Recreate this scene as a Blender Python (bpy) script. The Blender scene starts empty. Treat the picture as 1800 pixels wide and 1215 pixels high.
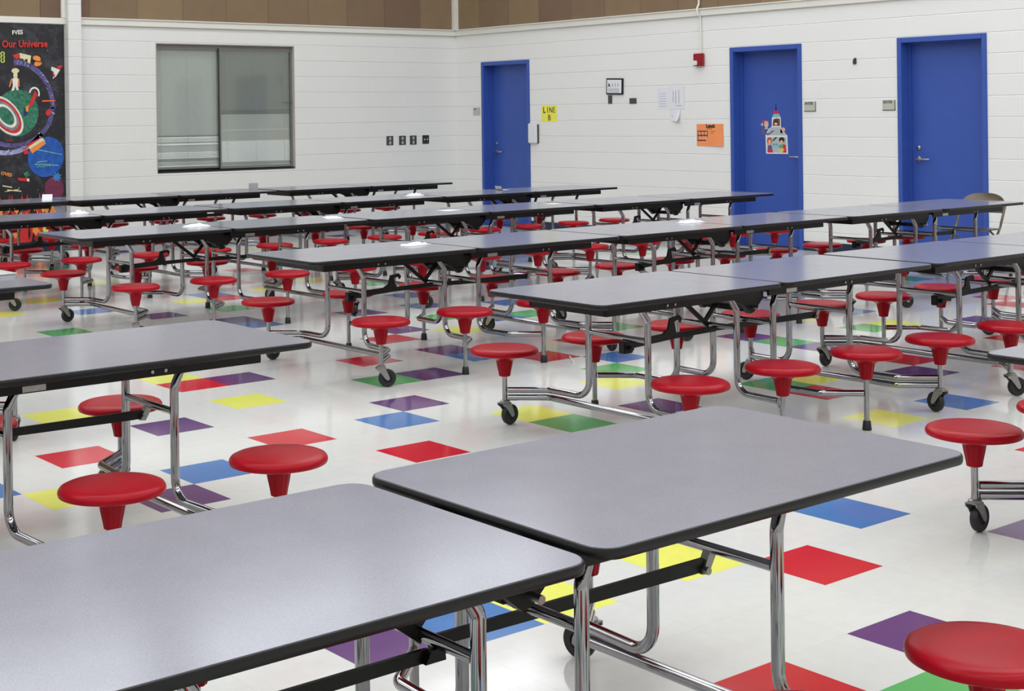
import bpy, bmesh, math, random
from mathutils import Vector, Matrix
C = bpy.context.scene
COL = C.collection
PI = math.pi
random.seed(7)

# ------------------------------------------------------------------ camera
T = 0.3048
def cam_axes(y, p, r):
    f = Vector((math.cos(y)*math.cos(p), math.sin(y)*math.cos(p), -math.sin(p)))
    rt = Vector((math.sin(y), -math.cos(y), 0)); dn = f.cross(rt)
    return rt*math.cos(r)+dn*math.sin(r), -rt*math.sin(r)+dn*math.cos(r), f
rt, dn, fw = cam_axes(0.913647, 0.00180722, 0.0127246)
cam = bpy.data.cameras.new('camera'); camo = bpy.data.objects.new('camera', cam); COL.objects.link(camo)
M = Matrix.Identity(4)
for i, v in enumerate((rt, -dn, -fw)):
    for k in range(3): M[k][i] = v[k]
M.translation = Vector((-4.38453, -6.22215, 1.49592))
camo.matrix_world = M
cam.sensor_width = 36; cam.lens = 2550.87/1800*36
cam.shift_x = (900-751.82)/1800; cam.shift_y = (209.406-607.5)/1800
cam.clip_start = .05; cam.clip_end = 60
C.camera = camo
# ------------------------------------------------------------------ world, view, lamps
w = bpy.data.worlds.new('world'); C.world = w; w.use_nodes = True
w.node_tree.nodes['Background'].inputs[0].default_value = (.9, .95, 1, 1)
w.node_tree.nodes['Background'].inputs[1].default_value = .3
vs = C.view_settings
vs.view_transform = 'Standard'; vs.look = 'None'; vs.gamma = 1; vs.exposure = -0.82; vs.use_curve_mapping = False
CEIL = 5.6
XW, YW = 8.4, 9.68           # wall with the doors, wall with the window
XB, YB = -9.0, -10.0         # the two walls behind the camera
def area(x, y, power, col=(.93, .965, 1)):
    l = bpy.data.lights.new('troffer_light', 'AREA'); l.shape = 'RECTANGLE'; l.size = 2.4; l.size_y = 1.2
    l.energy = power; l.color = col
    o = bpy.data.objects.new('troffer_light', l); COL.objects.link(o); o.location = (x, y, CEIL-.03)
for ix in range(6):
    for iy in range(6):
        area(-7.3+ix*2.85, -8.6+iy*3.2, 78)

# ------------------------------------------------------------------ materials
def s2l(c): return tuple(((v/255)/12.92 if v/255 <= .04045 else (((v/255)+.055)/1.055)**2.4) for v in c)+(1,)
MATS = {}
def mat(name, col, rough=.5, metal=0, spec=.5, noise=None, bump=None, coat=0, alpha=1, trans=0, emit=None):
    if name in MATS: return MATS[name]
    m = bpy.data.materials.new(name); m.use_nodes = True; nt = m.node_tree; b = nt.nodes['Principled BSDF']
    c = s2l(col); b.inputs['Base Color'].default_value = c
    b.inputs['Roughness'].default_value = rough; b.inputs['Metallic'].default_value = metal
    b.inputs['Specular IOR Level'].default_value = spec; b.inputs['Coat Weight'].default_value = coat
    if coat: b.inputs['Coat Roughness'].default_value = .08
    if trans: b.inputs['Transmission Weight'].default_value = trans; b.inputs['IOR'].default_value = 1.45
    tc = nt.nodes.new('ShaderNodeTexCoord')
    if noise:
        sc, amt = noise
        n = nt.nodes.new('ShaderNodeTexNoise'); n.inputs['Scale'].default_value = sc; n.inputs['Detail'].default_value = 4
        nt.links.new(tc.outputs['Object'], n.inputs['Vector'])
        r = nt.nodes.new('ShaderNodeMapRange'); r.inputs['From Min'].default_value = .3; r.inputs['From Max'].default_value = .7
        r.inputs['To Min'].default_value = 1-amt; r.inputs['To Max'].default_value = 1+amt
        nt.links.new(n.outputs['Fac'], r.inputs['Value'])
        mx = nt.nodes.new('ShaderNodeVectorMath'); mx.operation = 'SCALE'; mx.inputs[0].default_value = c[:3]
        nt.links.new(r.outputs['Result'], mx.inputs['Scale']); nt.links.new(mx.outputs['Vector'], b.inputs['Base Color'])
    if bump:
        sc, st = bump
        n = nt.nodes.new('ShaderNodeTexNoise'); n.inputs['Scale'].default_value = sc; n.inputs['Detail'].default_value = 3
        nt.links.new(tc.outputs['Object'], n.inputs['Vector'])
        bp = nt.nodes.new('ShaderNodeBump'); bp.inputs['Strength'].default_value = st; bp.inputs['Distance'].default_value = .002
        nt.links.new(n.outputs['Fac'], bp.inputs['Height']); nt.links.new(bp.outputs['Normal'], b.inputs['Normal'])
    MATS[name] = m; return m
chrome = mat('chrome', (156, 156, 160), .09, 1, noise=(30, .05))
steel = mat('brushed_steel', (165, 165, 162), .33, 1, noise=(60, .05))
zinc = mat('zinc_fork', (150, 150, 148), .4, .8, noise=(40, .06))
black = mat('black_steel', (11, 11, 13), .42, spec=.3, noise=(20, .1))
rubber = mat('black_rubber', (22, 22, 23), .55, noise=(30, .1))
band = mat('black_vinyl_edge', (17, 17, 20), .34, spec=.35, noise=(40, .1))
redp = mat('red_plastic', (154, 10, 27), .3, spec=.13, noise=(14, .05), bump=(300, .06))
wallw = None
blue = mat('blue_door_paint', (54, 84, 166), .38, noise=(6, .03), bump=(60, .08))
trimw = mat('off_white_trim', (222, 221, 212), .5, noise=(4, .02))
paper = mat('white_paper', (224, 225, 230), .75, noise=(8, .02))
fadep = mat('pale_paper', (224, 224, 232), .75, noise=(8, .03))
navy = mat('navy_vinyl_base', (26, 40, 66), .4, noise=(8, .08))
greyp = mat('grey_plate', (88, 88, 84), .35, .5, noise=(20, .06))
signg = mat('grey_sign_plastic', (183, 186, 172), .5, noise=(20, .03))
ink = mat('black_ink', (22, 22, 24), .7, noise=(20, .05))
tan = mat('tan_metal', (104, 94, 80), .26, .55, noise=(10, .04))

def laminate():
    m = bpy.data.materials.new('grey_speckled_laminate'); m.use_nodes = True; nt = m.node_tree; b = nt.nodes['Principled BSDF']
    g = nt.nodes.new('ShaderNodeNewGeometry')
    n = nt.nodes.new('ShaderNodeTexNoise'); n.inputs['Scale'].default_value = 420; n.inputs['Detail'].default_value = 2
    nt.links.new(g.outputs['Position'], n.inputs['Vector'])
    r = nt.nodes.new('ShaderNodeValToRGB'); e = r.color_ramp.elements
    e[0].position = .34; e[0].color = s2l((128, 128, 139)); e[1].position = .66; e[1].color = s2l((143, 143, 155))
    nt.links.new(n.outputs['Fac'], r.inputs['Fac'])
    n2 = nt.nodes.new('ShaderNodeTexNoise'); n2.inputs['Scale'].default_value = 9; n2.inputs['Detail'].default_value = 5
    nt.links.new(g.outputs['Position'], n2.inputs['Vector'])
    r2 = nt.nodes.new('ShaderNodeMapRange'); r2.inputs['To Min'].default_value = .96; r2.inputs['To Max'].default_value = 1.04
    nt.links.new(n2.outputs['Fac'], r2.inputs['Value'])
    mx = nt.nodes.new('ShaderNodeVectorMath'); mx.operation = 'SCALE'
    nt.links.new(r.outputs['Color'], mx.inputs[0]); nt.links.new(r2.outputs['Result'], mx.inputs['Scale'])
    nt.links.new(mx.outputs['Vector'], b.inputs['Base Color'])
    r3 = nt.nodes.new('ShaderNodeMapRange'); r3.inputs['To Min'].default_value = .13; r3.inputs['To Max'].default_value = .19
    nt.links.new(n2.outputs['Fac'], r3.inputs['Value']); nt.links.new(r3.outputs['Result'], b.inputs['Roughness'])
    b.inputs['Specular IOR Level'].default_value = .5
    return m
lam = laminate()

def tile_mat(name, col):
    m = bpy.data.materials.new(name); m.use_nodes = True; nt = m.node_tree; b = nt.nodes['Principled BSDF']
    g = nt.nodes.new('ShaderNodeNewGeometry')
    n = nt.nodes.new('ShaderNodeTexNoise'); n.inputs['Scale'].default_value = 18; n.inputs['Detail'].default_value = 8; n.inputs['Roughness'].default_value = .7
    nt.links.new(g.outputs['Position'], n.inputs['Vector'])
    r = nt.nodes.new('ShaderNodeMapRange'); r.inputs['From Min'].default_value = .3; r.inputs['From Max'].default_value = .7
    r.inputs['To Min'].default_value = .96; r.inputs['To Max'].default_value = 1.03
    nt.links.new(n.outputs['Fac'], r.inputs['Value'])
    # fine seams between the 12 inch tiles
    br = nt.nodes.new('ShaderNodeTexBrick'); br.offset = 0; br.inputs['Scale'].default_value = 1
    br.inputs['Brick Width'].default_value = T; br.inputs['Row Height'].default_value = T; br.inputs['Mortar Size'].default_value = .0009
    br.inputs['Color1'].default_value = (1, 1, 1, 1); br.inputs['Color2'].default_value = (.97, .97, .97, 1); br.inputs['Mortar'].default_value = (.86, .85, .83, 1)
    nt.links.new(g.outputs['Position'], br.inputs['Vector'])
    mx = nt.nodes.new('ShaderNodeVectorMath'); mx.operation = 'SCALE'; mx.inputs[0].default_value = s2l(col)[:3]
    nt.links.new(r.outputs['Result'], mx.inputs['Scale'])
    mu = nt.nodes.new('ShaderNodeVectorMath'); mu.operation = 'MULTIPLY'
    nt.links.new(mx.outputs['Vector'], mu.inputs[0]); nt.links.new(br.outputs['Color'], mu.inputs[1])
    nt.links.new(mu.outputs['Vector'], b.inputs['Base Color'])
    n3 = nt.nodes.new('ShaderNodeTexNoise'); n3.inputs['Scale'].default_value = 2.2; n3.inputs['Detail'].default_value = 4
    nt.links.new(g.outputs['Position'], n3.inputs['Vector'])
    r3 = nt.nodes.new('ShaderNodeMapRange'); r3.inputs['To Min'].default_value = .07; r3.inputs['To Max'].default_value = .14
    nt.links.new(n3.outputs['Fac'], r3.inputs['Value']); nt.links.new(r3.outputs['Result'], b.inputs['Roughness'])
    bp = nt.nodes.new('ShaderNodeBump'); bp.inputs['Strength'].default_value = .05; bp.inputs['Distance'].default_value = .004
    n4 = nt.nodes.new('ShaderNodeTexNoise'); n4.inputs['Scale'].default_value = 7; n4.inputs['Detail'].default_value = 2
    nt.links.new(g.outputs['Position'], n4.inputs['Vector'])
    nt.links.new(n4.outputs['Fac'], bp.inputs['Height']); nt.links.new(bp.outputs['Normal'], b.inputs['Normal'])
    b.inputs['Specular IOR Level'].default_value = .55
    return m
FLOORM = [tile_mat('white_floor_tile', (212, 212, 209)), tile_mat('red_floor_tile', (196, 38, 52)), tile_mat('blue_floor_tile', (72, 118, 178)),
          tile_mat('green_floor_tile', (92, 172, 100)), tile_mat('yellow_floor_tile', (226, 228, 108)), tile_mat('purple_floor_tile', (98, 62, 116))]

def block_mat(name, col, axis):
    """painted concrete block: running bond 16 x 8 inch, soft joints"""
    m = bpy.data.materials.new(name); m.use_nodes = True; nt = m.node_tree; b = nt.nodes['Principled BSDF']
    g = nt.nodes.new('ShaderNodeNewGeometry'); sp = nt.nodes.new('ShaderNodeSeparateXYZ'); cb = nt.nodes.new('ShaderNodeCombineXYZ')
    nt.links.new(g.outputs['Position'], sp.inputs[0]); nt.links.new(sp.outputs[axis], cb.inputs[0]); nt.links.new(sp.outputs[2], cb.inputs[1])
    def brick(mort, c2):
        br = nt.nodes.new('ShaderNodeTexBrick'); br.offset = .5; br.inputs['Scale'].default_value = 1
        br.inputs['Brick Width'].default_value = .4064; br.inputs['Row Height'].default_value = .2032
        br.inputs['Mortar Size'].default_value = mort; br.inputs['Mortar Smooth'].default_value = .6
        br.inputs['Color1'].default_value = (1, 1, 1, 1); br.inputs['Color2'].default_value = c2; br.inputs['Mortar'].default_value = (.0, .0, .0, 1)
        nt.links.new(cb.outputs[0], br.inputs['Vector']); return br
    b1 = brick(.006, (1, 1, 1, 1))
    # vertical joints are filled with paint, level joints stay visible: add a row-only line
    md = nt.nodes.new('ShaderNodeMath'); md.operation = 'PINGPONG'; md.inputs[1].default_value = .1016
    nt.links.new(sp.outputs[2], md.inputs[0])
    ln = nt.nodes.new('ShaderNodeMapRange'); ln.inputs['From Min'].default_value = .0; ln.inputs['From Max'].default_value = .007
    nt.links.new(md.outputs[0], ln.inputs['Value'])
    n = nt.nodes.new('ShaderNodeTexNoise'); n.inputs['Scale'].default_value = 90; n.inputs['Detail'].default_value = 4
    nt.links.new(g.outputs['Position'], n.inputs['Vector'])
    mixh = nt.nodes.new('ShaderNodeMath'); mixh.operation = 'MULTIPLY_ADD'; mixh.inputs[1].default_value = .25
    nt.links.new(b1.outputs['Color'], mixh.inputs[0]); nt.links.new(ln.outputs['Result'], mixh.inputs[2])
    ad = nt.nodes.new('ShaderNodeMath'); ad.operation = 'MULTIPLY_ADD'; ad.inputs[1].default_value = .12
    nt.links.new(n.outputs['Fac'], ad.inputs[0]); nt.links.new(mixh.outputs[0], ad.inputs[2])
    bp = nt.nodes.new('ShaderNodeBump'); bp.inputs['Strength'].default_value = .6; bp.inputs['Distance'].default_value = .005
    nt.links.new(ad.outputs[0], bp.inputs['Height']); nt.links.new(bp.outputs['Normal'], b.inputs['Normal'])
    n2 = nt.nodes.new('ShaderNodeTexNoise'); n2.inputs['Scale'].default_value = 1.3; n2.inputs['Detail'].default_value = 5
    nt.links.new(g.outputs['Position'], n2.inputs['Vector'])
    r = nt.nodes.new('ShaderNodeMapRange'); r.inputs['To Min'].default_value = .97; r.inputs['To Max'].default_value = 1.02
    nt.links.new(n2.outputs['Fac'], r.inputs['Value'])
    r4 = nt.nodes.new('ShaderNodeMapRange'); r4.inputs['To Min'].default_value = .965; r4.inputs['To Max'].default_value = 1.0
    nt.links.new(ln.outputs['Result'], r4.inputs['Value'])
    mm = nt.nodes.new('ShaderNodeMath'); mm.operation = 'MULTIPLY'; nt.links.new(r.outputs['Result'], mm.inputs[0]); nt.links.new(r4.outputs['Result'], mm.inputs[1])
    mx = nt.nodes.new('ShaderNodeVectorMath'); mx.operation = 'SCALE'; mx.inputs[0].default_value = s2l(col)[:3]
    nt.links.new(mm.outputs[0], mx.inputs['Scale']); nt.links.new(mx.outputs['Vector'], b.inputs['Base Color'])
    b.inputs['Roughness'].default_value = .42
    return m
blockR = block_mat('painted_block_doors', (232, 232, 230), 1)
blockL = block_mat('painted_block_window', (226, 226, 223), 0)

def panel_mat(axis, off):
    m = bpy.data.materials.new('tan_acoustic_panel'); m.use_nodes = True; nt = m.node_tree; b = nt.nodes['Principled BSDF']
    g = nt.nodes.new('ShaderNodeNewGeometry'); sp = nt.nodes.new('ShaderNodeSeparateXYZ')
    nt.links.new(g.outputs['Position'], sp.inputs[0])
    a = nt.nodes.new('ShaderNodeMath'); a.operation = 'ADD'; a.inputs[1].default_value = off
    nt.links.new(sp.outputs[axis], a.inputs[0])
    d = nt.nodes.new('ShaderNodeMath'); d.operation = 'DIVIDE'; d.inputs[1].default_value = .61; nt.links.new(a.outputs[0], d.inputs[0])
    fl = nt.nodes.new('ShaderNodeMath'); fl.operation = 'FLOOR'; nt.links.new(d.outputs[0], fl.inputs[0])
    fr = nt.nodes.new('ShaderNodeMath'); fr.operation = 'FRACT'; nt.links.new(d.outputs[0], fr.inputs[0])
    wn = nt.nodes.new('ShaderNodeTexWhiteNoise'); wn.noise_dimensions = '1D'; nt.links.new(fl.outputs[0], wn.inputs['W'])
    rp = nt.nodes.new('ShaderNodeValToRGB'); rp.color_ramp.elements[0].color = s2l((112, 89, 73)); rp.color_ramp.elements[1].color = s2l((136, 115, 86))
    nt.links.new(wn.outputs['Value'], rp.inputs['Fac'])
    n = nt.nodes.new('ShaderNodeTexNoise'); n.inputs['Scale'].default_value = 5; n.inputs['Detail'].default_value = 6
    nt.links.new(g.outputs['Position'], n.inputs['Vector'])
    r = nt.nodes.new('ShaderNodeMapRange'); r.inputs['To Min'].default_value = .9; r.inputs['To Max'].default_value = 1.08
    nt.links.new(n.outputs['Fac'], r.inputs['Value'])
    gp = nt.nodes.new('ShaderNodeMath'); gp.operation = 'GREATER_THAN'; gp.inputs[1].default_value = .018; nt.links.new(fr.outputs[0], gp.inputs[0])
    gr = nt.nodes.new('ShaderNodeMapRange'); gr.inputs['To Min'].default_value = .72; nt.links.new(gp.outputs[0], gr.inputs['Value'])
    mm = nt.nodes.new('ShaderNodeMath'); mm.operation = 'MULTIPLY'; nt.links.new(r.outputs['Result'], mm.inputs[0]); nt.links.new(gr.outputs['Result'], mm.inputs[1])
    mx = nt.nodes.new('ShaderNodeVectorMath'); mx.operation = 'SCALE'
    nt.links.new(rp.outputs['Color'], mx.inputs[0]); nt.links.new(mm.outputs[0], mx.inputs['Scale']); nt.links.new(mx.outputs['Vector'], b.inputs['Base Color'])
    b.inputs['Roughness'].default_value = .85
    return m

# ------------------------------------------------------------------ mesh helpers
def mesh_obj(name, bm, m, parent=None, smooth=True, mats=None):
    me = bpy.data.meshes.new(name); bmesh.ops.recalc_face_normals(bm, faces=bm.faces[:]); bm.to_mesh(me); bm.free()
    for mm in (mats or [m]): me.materials.append(mm)
    if smooth:
        me.polygons.foreach_set('use_smooth', [True]*len(me.polygons))
        try: me.set_sharp_from_angle(angle=math.radians(38))
        except Exception: pass
    o = bpy.data.objects.new(name, me); COL.objects.link(o)
    if parent: o.parent = parent
    return o
def empty(name, loc=(0, 0, 0), rz=0):
    o = bpy.data.objects.new(name, None); COL.objects.link(o); o.location = loc; o.rotation_euler = (0, 0, rz); o.empty_display_size = .1
    return o
def tag(o, label, cat, group=None):
    o['label'] = label; o['category'] = cat
    if group: o['group'] = group
    return o
def struct(o): o['kind'] = 'structure'; return o
def box(bm, x0, x1, y0, y1, z0, z1, bev=0, mi=0):
    r = bmesh.ops.create_cube(bm, size=1); vs_ = r['verts']
    for v in vs_:
        v.co = Vector(((x0+x1)/2+v.co.x*(x1-x0), (y0+y1)/2+v.co.y*(y1-y0), (z0+z1)/2+v.co.z*(z1-z0)))
    fs = set(f for v in vs_ for f in v.link_faces)
    for f in fs: f.material_index = mi
    if bev:
        es = list(set(e for v in vs_ for e in v.link_edges))
        bmesh.ops.bevel(bm, geom=es, offset=bev, segments=2, affect='EDGES', clamp_overlap=True)
    return bm
def fillet(pts, rad, n=6):
    """round the inner corners of a polyline"""
    P = [Vector(p) for p in pts]; out = [P[0]]
    if not isinstance(rad, (list, tuple)): rad = [rad]*len(P)
    for i in range(1, len(P)-1):
        a, b, c = P[i-1], P[i], P[i+1]
        u = (a-b); v = (c-b); lu, lv = u.length, v.length; u.normalize(); v.normalize()
        ang = u.angle(v)
        if ang > PI-.02: out.append(b); continue
        t = min(rad[i]/math.tan(ang/2), lu*.48, lv*.48); r = t*math.tan(ang/2)
        bis = (u+v).normalized(); cen = b+bis*(r/math.sin(ang/2))
        s = b+u*t-cen; e = b+v*t-cen
        for k in range(n+1):
            f = k/n; d = s.lerp(e, f); d = d.normalized()*r; 
            # slerp
            th = s.angle(e)
            if th > 1e-4: d = (s*math.sin((1-f)*th)+e*math.sin(f*th))/math.sin(th)
            out.append(cen+d)
    out.append(P[-1]); return out
def tube(bm, pts, r, seg=12, caps=True):
    P = [Vector(p) for p in pts]; n = len(P)
    tan_ = []
    for i in range(n):
        if i == 0: t = P[1]-P[0]
        elif i == n-1: t = P[-1]-P[-2]
        else: t = (P[i+1]-P[i]).normalized()+(P[i]-P[i-1]).normalized()
        tan_.append(t.normalized())
    ref = Vector((0, 0, 1)) if abs(tan_[0].z) < .9 else Vector((1, 0, 0))
    nrm = (ref-tan_[0]*ref.dot(tan_[0])).normalized(); rings = []
    for i in range(n):
        if i: nrm = (nrm-tan_[i]*nrm.dot(tan_[i])).normalized()
        bn = tan_[i].cross(nrm)
        rings.append([bm.verts.new(P[i]+(nrm*math.cos(2*PI*k/seg)+bn*math.sin(2*PI*k/seg))*r) for k in range(seg)])
    for i in range(n-1):
        for k in range(seg):
            bm.faces.new((rings[i][k], rings[i][(k+1) % seg], rings[i+1][(k+1) % seg], rings[i+1][k]))
    if caps:
        bm.faces.new(rings[0]); bm.faces.new(rings[-1])
    return bm
def lathe(bm, prof, cx=0, cy=0, seg=32, flute=None, axis='z'):
    """prof: (radius, height) list"""
    rings = []
    for (r, z) in prof:
        ring = []
        for k in range(seg):
            a = 2*PI*k/seg; rr = r
            if flute and z <= flute[1] and r > 0: rr = r*(1-flute[0]*(1 if k % 4 < 2 else 0))
            if axis == 'z': co = (cx+rr*math.cos(a), cy+rr*math.sin(a), z)
            else: co = (cx+rr*math.cos(a), z, cy+rr*math.sin(a))
            ring.append(bm.verts.new(co))
        rings.append(ring)
    for i in range(len(rings)-1):
        for k in range(seg):
            bm.faces.new((rings[i][k], rings[i][(k+1) % seg], rings[i+1][(k+1) % seg], rings[i+1][k]))
    bm.faces.new(rings[0]); bm.faces.new(rings[-1])
    return bm
def prism(bm, poly, y0, y1, plane='xz', mi=0):
    """extrude a polygon; plane xz -> thickness along y"""
    def co(p, t):
        if plane == 'xz': return (p[0], t, p[1])
        if plane == 'yz': return (t, p[0], p[1])
        return (p[0], p[1], t)
    a = [bm.verts.new(co(p, y0)) for p in poly]; b = [bm.verts.new(co(p, y1)) for p in poly]
    n = len(poly); fs = [bm.faces.new(a), bm.faces.new(b)]
    for i in range(n): fs.append(bm.faces.new((a[i], a[(i+1) % n], b[(i+1) % n], b[i])))
    for f in fs: f.material_index = mi
    return bm
def rrect(x0, x1, y0, y1, r, n=7):
    out = []
    for cx, cy, a0 in ((x1-r, y1-r, 0), (x0+r, y1-r, PI/2), (x0+r, y0+r, PI), (x1-r, y0+r, 1.5*PI)):
        for k in range(n+1):
            a = a0+PI/2*k/n; out.append((cx+r*math.cos(a), cy+r*math.sin(a)))
    return out
NB = lambda: bmesh.new()

# ------------------------------------------------------------------ the room
bm = NB()
tiles = {(0, 0): 5, (-1, 1): 2, (-2, 3): 1, (1, -2): 3, (2, -2): 5, (2, -4): 1, (4, -4): 5, (4, -3): 2, (5, -2): 1, (0, 9): 2, (-2, 10): 1, (-3, 12): 5,
 (-6, 0): 1, (-2, -2): 4, (-4, -1): 5, (-2, -4): 1, (-1, -4): 5, (-3, 1): 1, (-5, 2): 2, (-6, 3): 5, (-7, 9): 5, (-6, 9): 2, (-5, 9): 4, (-3, 9): 4,
 (4, -6): 1, (5, -7): 5, (7, -8): 3, (6, -6): 4, (9, -7): 3, (10, -9): 2, (8, -10): 2, (9, -12): 2, (6, -10): 5, (10, -15): 3, (9, -17): 4, (9, -21): 1,
 (7, -16): 4, (5, -15): 1, (4, -13): 3, (3, -11): 5, (3, -10): 2, (-1, -12): 3, (1, -15): 2, (2, -13): 5, (1, -18): 4, (-1, -16): 4, (4, -21): 4,
 (4, -15): 4, (5, -16): 2, (7, -18): 1, (6, -1): 2, (5, 0): 3, (4, 1): 4, (3, 3): 5, (7, -3): 1, (8, -7): 2, (10, -1): 5, (10, 0): 3, (10, 1): 5,
 (6, 3): 3, (9, -4): 3, (13, -2): 4, (15, -2): 2, (13, 0): 3, (14, 0): 4, (20, -1): 1, (19, 0): 1, (10, 3): 1, (9, 4): 5, (11, 5): 1, (14, 3): 1,
 (7, 3): 4, (6, 4): 1, (7, 6): 2, (5, 6): 4, (22, -5): 3, (16, 1): 5, (1, 2): 4, (1, 3): 3, (-2, -5): 4, (-5, -3): 4, (-7, 2): 4, (-8, 1): 2,
 (-5, 12): 1, (-4, 13): 3, (5, 9): 1, (1, 11): 5}
i0, i1 = math.floor(XB/T), math.ceil(XW/T); j0, j1 = math.floor(-YW/T)-0, math.ceil(-YB/T)
# scatter of coloured tiles where the photograph does not look
for i in range(i0, i1):
    for j in range(j0, j1):
        if (i, j) in tiles: continue
        far = (i > 12 and j < -3) or j < -22 or i < -9 or j > 14 or (i > 7 and j > 8)
        if far and random.random() < .11 and not any((i+a, j+b) in tiles for a, b in ((-1, 0), (0, -1), (1, 0), (0, 1))):
            tiles[(i, j)] = random.randint(1, 5)
V = {}
def fv(i, j):
    if (i, j) not in V:
        V[(i, j)] = bm.verts.new((max(XB, min(XW+.4, i*T)), max(YB, min(YW+.4, -j*T)), 0))
    return V[(i, j)]
for i in range(i0, i1+2):
    for j in range(j0-2, j1+1):
        try: f = bm.faces.new((fv(i, j), fv(i, j+1), fv(i+1, j+1), fv(i+1, j)))
        except Exception: continue
        f.material_index = tiles.get((i, j), 0)
floor = mesh_obj('floor', bm, None, smooth=False, mats=FLOORM); struct(floor)
for f in floor.data.polygons: pass
if floor.data.polygons[0].normal.z < 0: floor.data.flip_normals()

DOORS = [(8.133, 9.125), (3.72, 4.717), (1.535, 2.528)]; DH = 2.232
PAN = 2.685     # height where the painted block ends
bm = NB()
ys = [YB]; 
for a, b in sorted(DOORS): ys += [a, b]
ys.append(YW+.3)
for k in range(0, len(ys)-1, 2): box(bm, XW, XW+.2, ys[k], ys[k+1], 0, PAN)
for a, b in DOORS: box(bm, XW, XW+.2, a, b, DH, PAN)
struct(mesh_obj('wall_right', bm, blockR, smooth=False))
WX0, WX1, WZ0, WZ1 = 3.74, 5.72, .845, 2.43
bm = NB()
box(bm, XB, WX0, YW, YW+.2, 0, PAN); box(bm, WX1, XW, YW, YW+.2, 0, PAN)
box(bm, WX0, WX1, YW, YW+.2, 0, WZ0); box(bm, WX0, WX1, YW, YW+.2, WZ1, PAN)
struct(mesh_obj('wall_left', bm, blockL, smooth=False))
bm = NB(); box(bm, XW, XW+.2, YB, YW+.3, PAN, CEIL+.1); struct(mesh_obj('wall_right_upper', bm, panel_mat(1, .0), smooth=False))
bm = NB(); box(bm, XB, XW, YW, YW+.2, PAN, CEIL+.1); struct(mesh_obj('wall_left_upper', bm, panel_mat(0, .16), smooth=False))
plain = mat('painted_wall_behind', (214, 211, 202), .6, noise=(2, .03))
bm = NB(); box(bm, XB-.2, XB, YB, YW+.2, 0, CEIL); struct(mesh_obj('wall_back', bm, plain, smooth=False))
bm = NB(); box(bm, XB-.2, XW+.2, YB-.2, YB, 0, CEIL); struct(mesh_obj('wall_front', bm, plain, smooth=False))
bm = NB(); box(bm, XB-.2, XW+.3, YB-.2, YW+.3, CEIL, CEIL+.1); struct(mesh_obj('ceiling', bm, mat('ceiling_tile', (226, 225, 220), .8, noise=(3, .03)), smooth=False))
# steel channel between block and panels, corner strip, pilaster
bm = NB()
box(bm, XW-.03, XW, YB, YW, 2.618, 2.7, .004); box(bm, XW-.045, XW, YB, YW, 2.69, 2.705, .003)
struct(mesh_obj('trim_1', bm, trimw))
bm = NB()
box(bm, 2.745, XW, YW-.03, YW, 2.618, 2.7, .004); box(bm, 2.745, XW, YW-.045, YW, 2.69, 2.705, .003)
box(bm, XB, 2.58, YW-.03, YW, 2.618, 2.69, .004)
struct(mesh_obj('trim_2', bm, trimw))
bm = NB(); box(bm, XW-.07, XW, YW-.07, YW, 2.7, CEIL, .004); struct(mesh_obj('trim_3', bm, trimw))
bm = NB(); box(bm, 2.58, 2.745, YW-.1, YW, 0, CEIL, .006); struct(mesh_obj('trim_4', bm, blockL))
bm = NB(); box(bm, 2.53, 2.58, YW-.035, YW, 2.69, CEIL, .004); struct(mesh_obj('trim_5', bm, trimw))
# vinyl base
bm = NB()
for k in range(0, len(ys)-1, 2): box(bm, XW-.012, XW, ys[k], min(ys[k+1], YW), 0, .1, .003)
struct(mesh_obj('baseboard_right', bm, navy))
bm = NB(); box(bm, 2.745, XW-.012, YW-.012, YW, 0, .1, .003); box(bm, XB, 2.58, YW-.012, YW, 0, .1, .003); struct(mesh_obj('baseboard_left', bm, navy))

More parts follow.
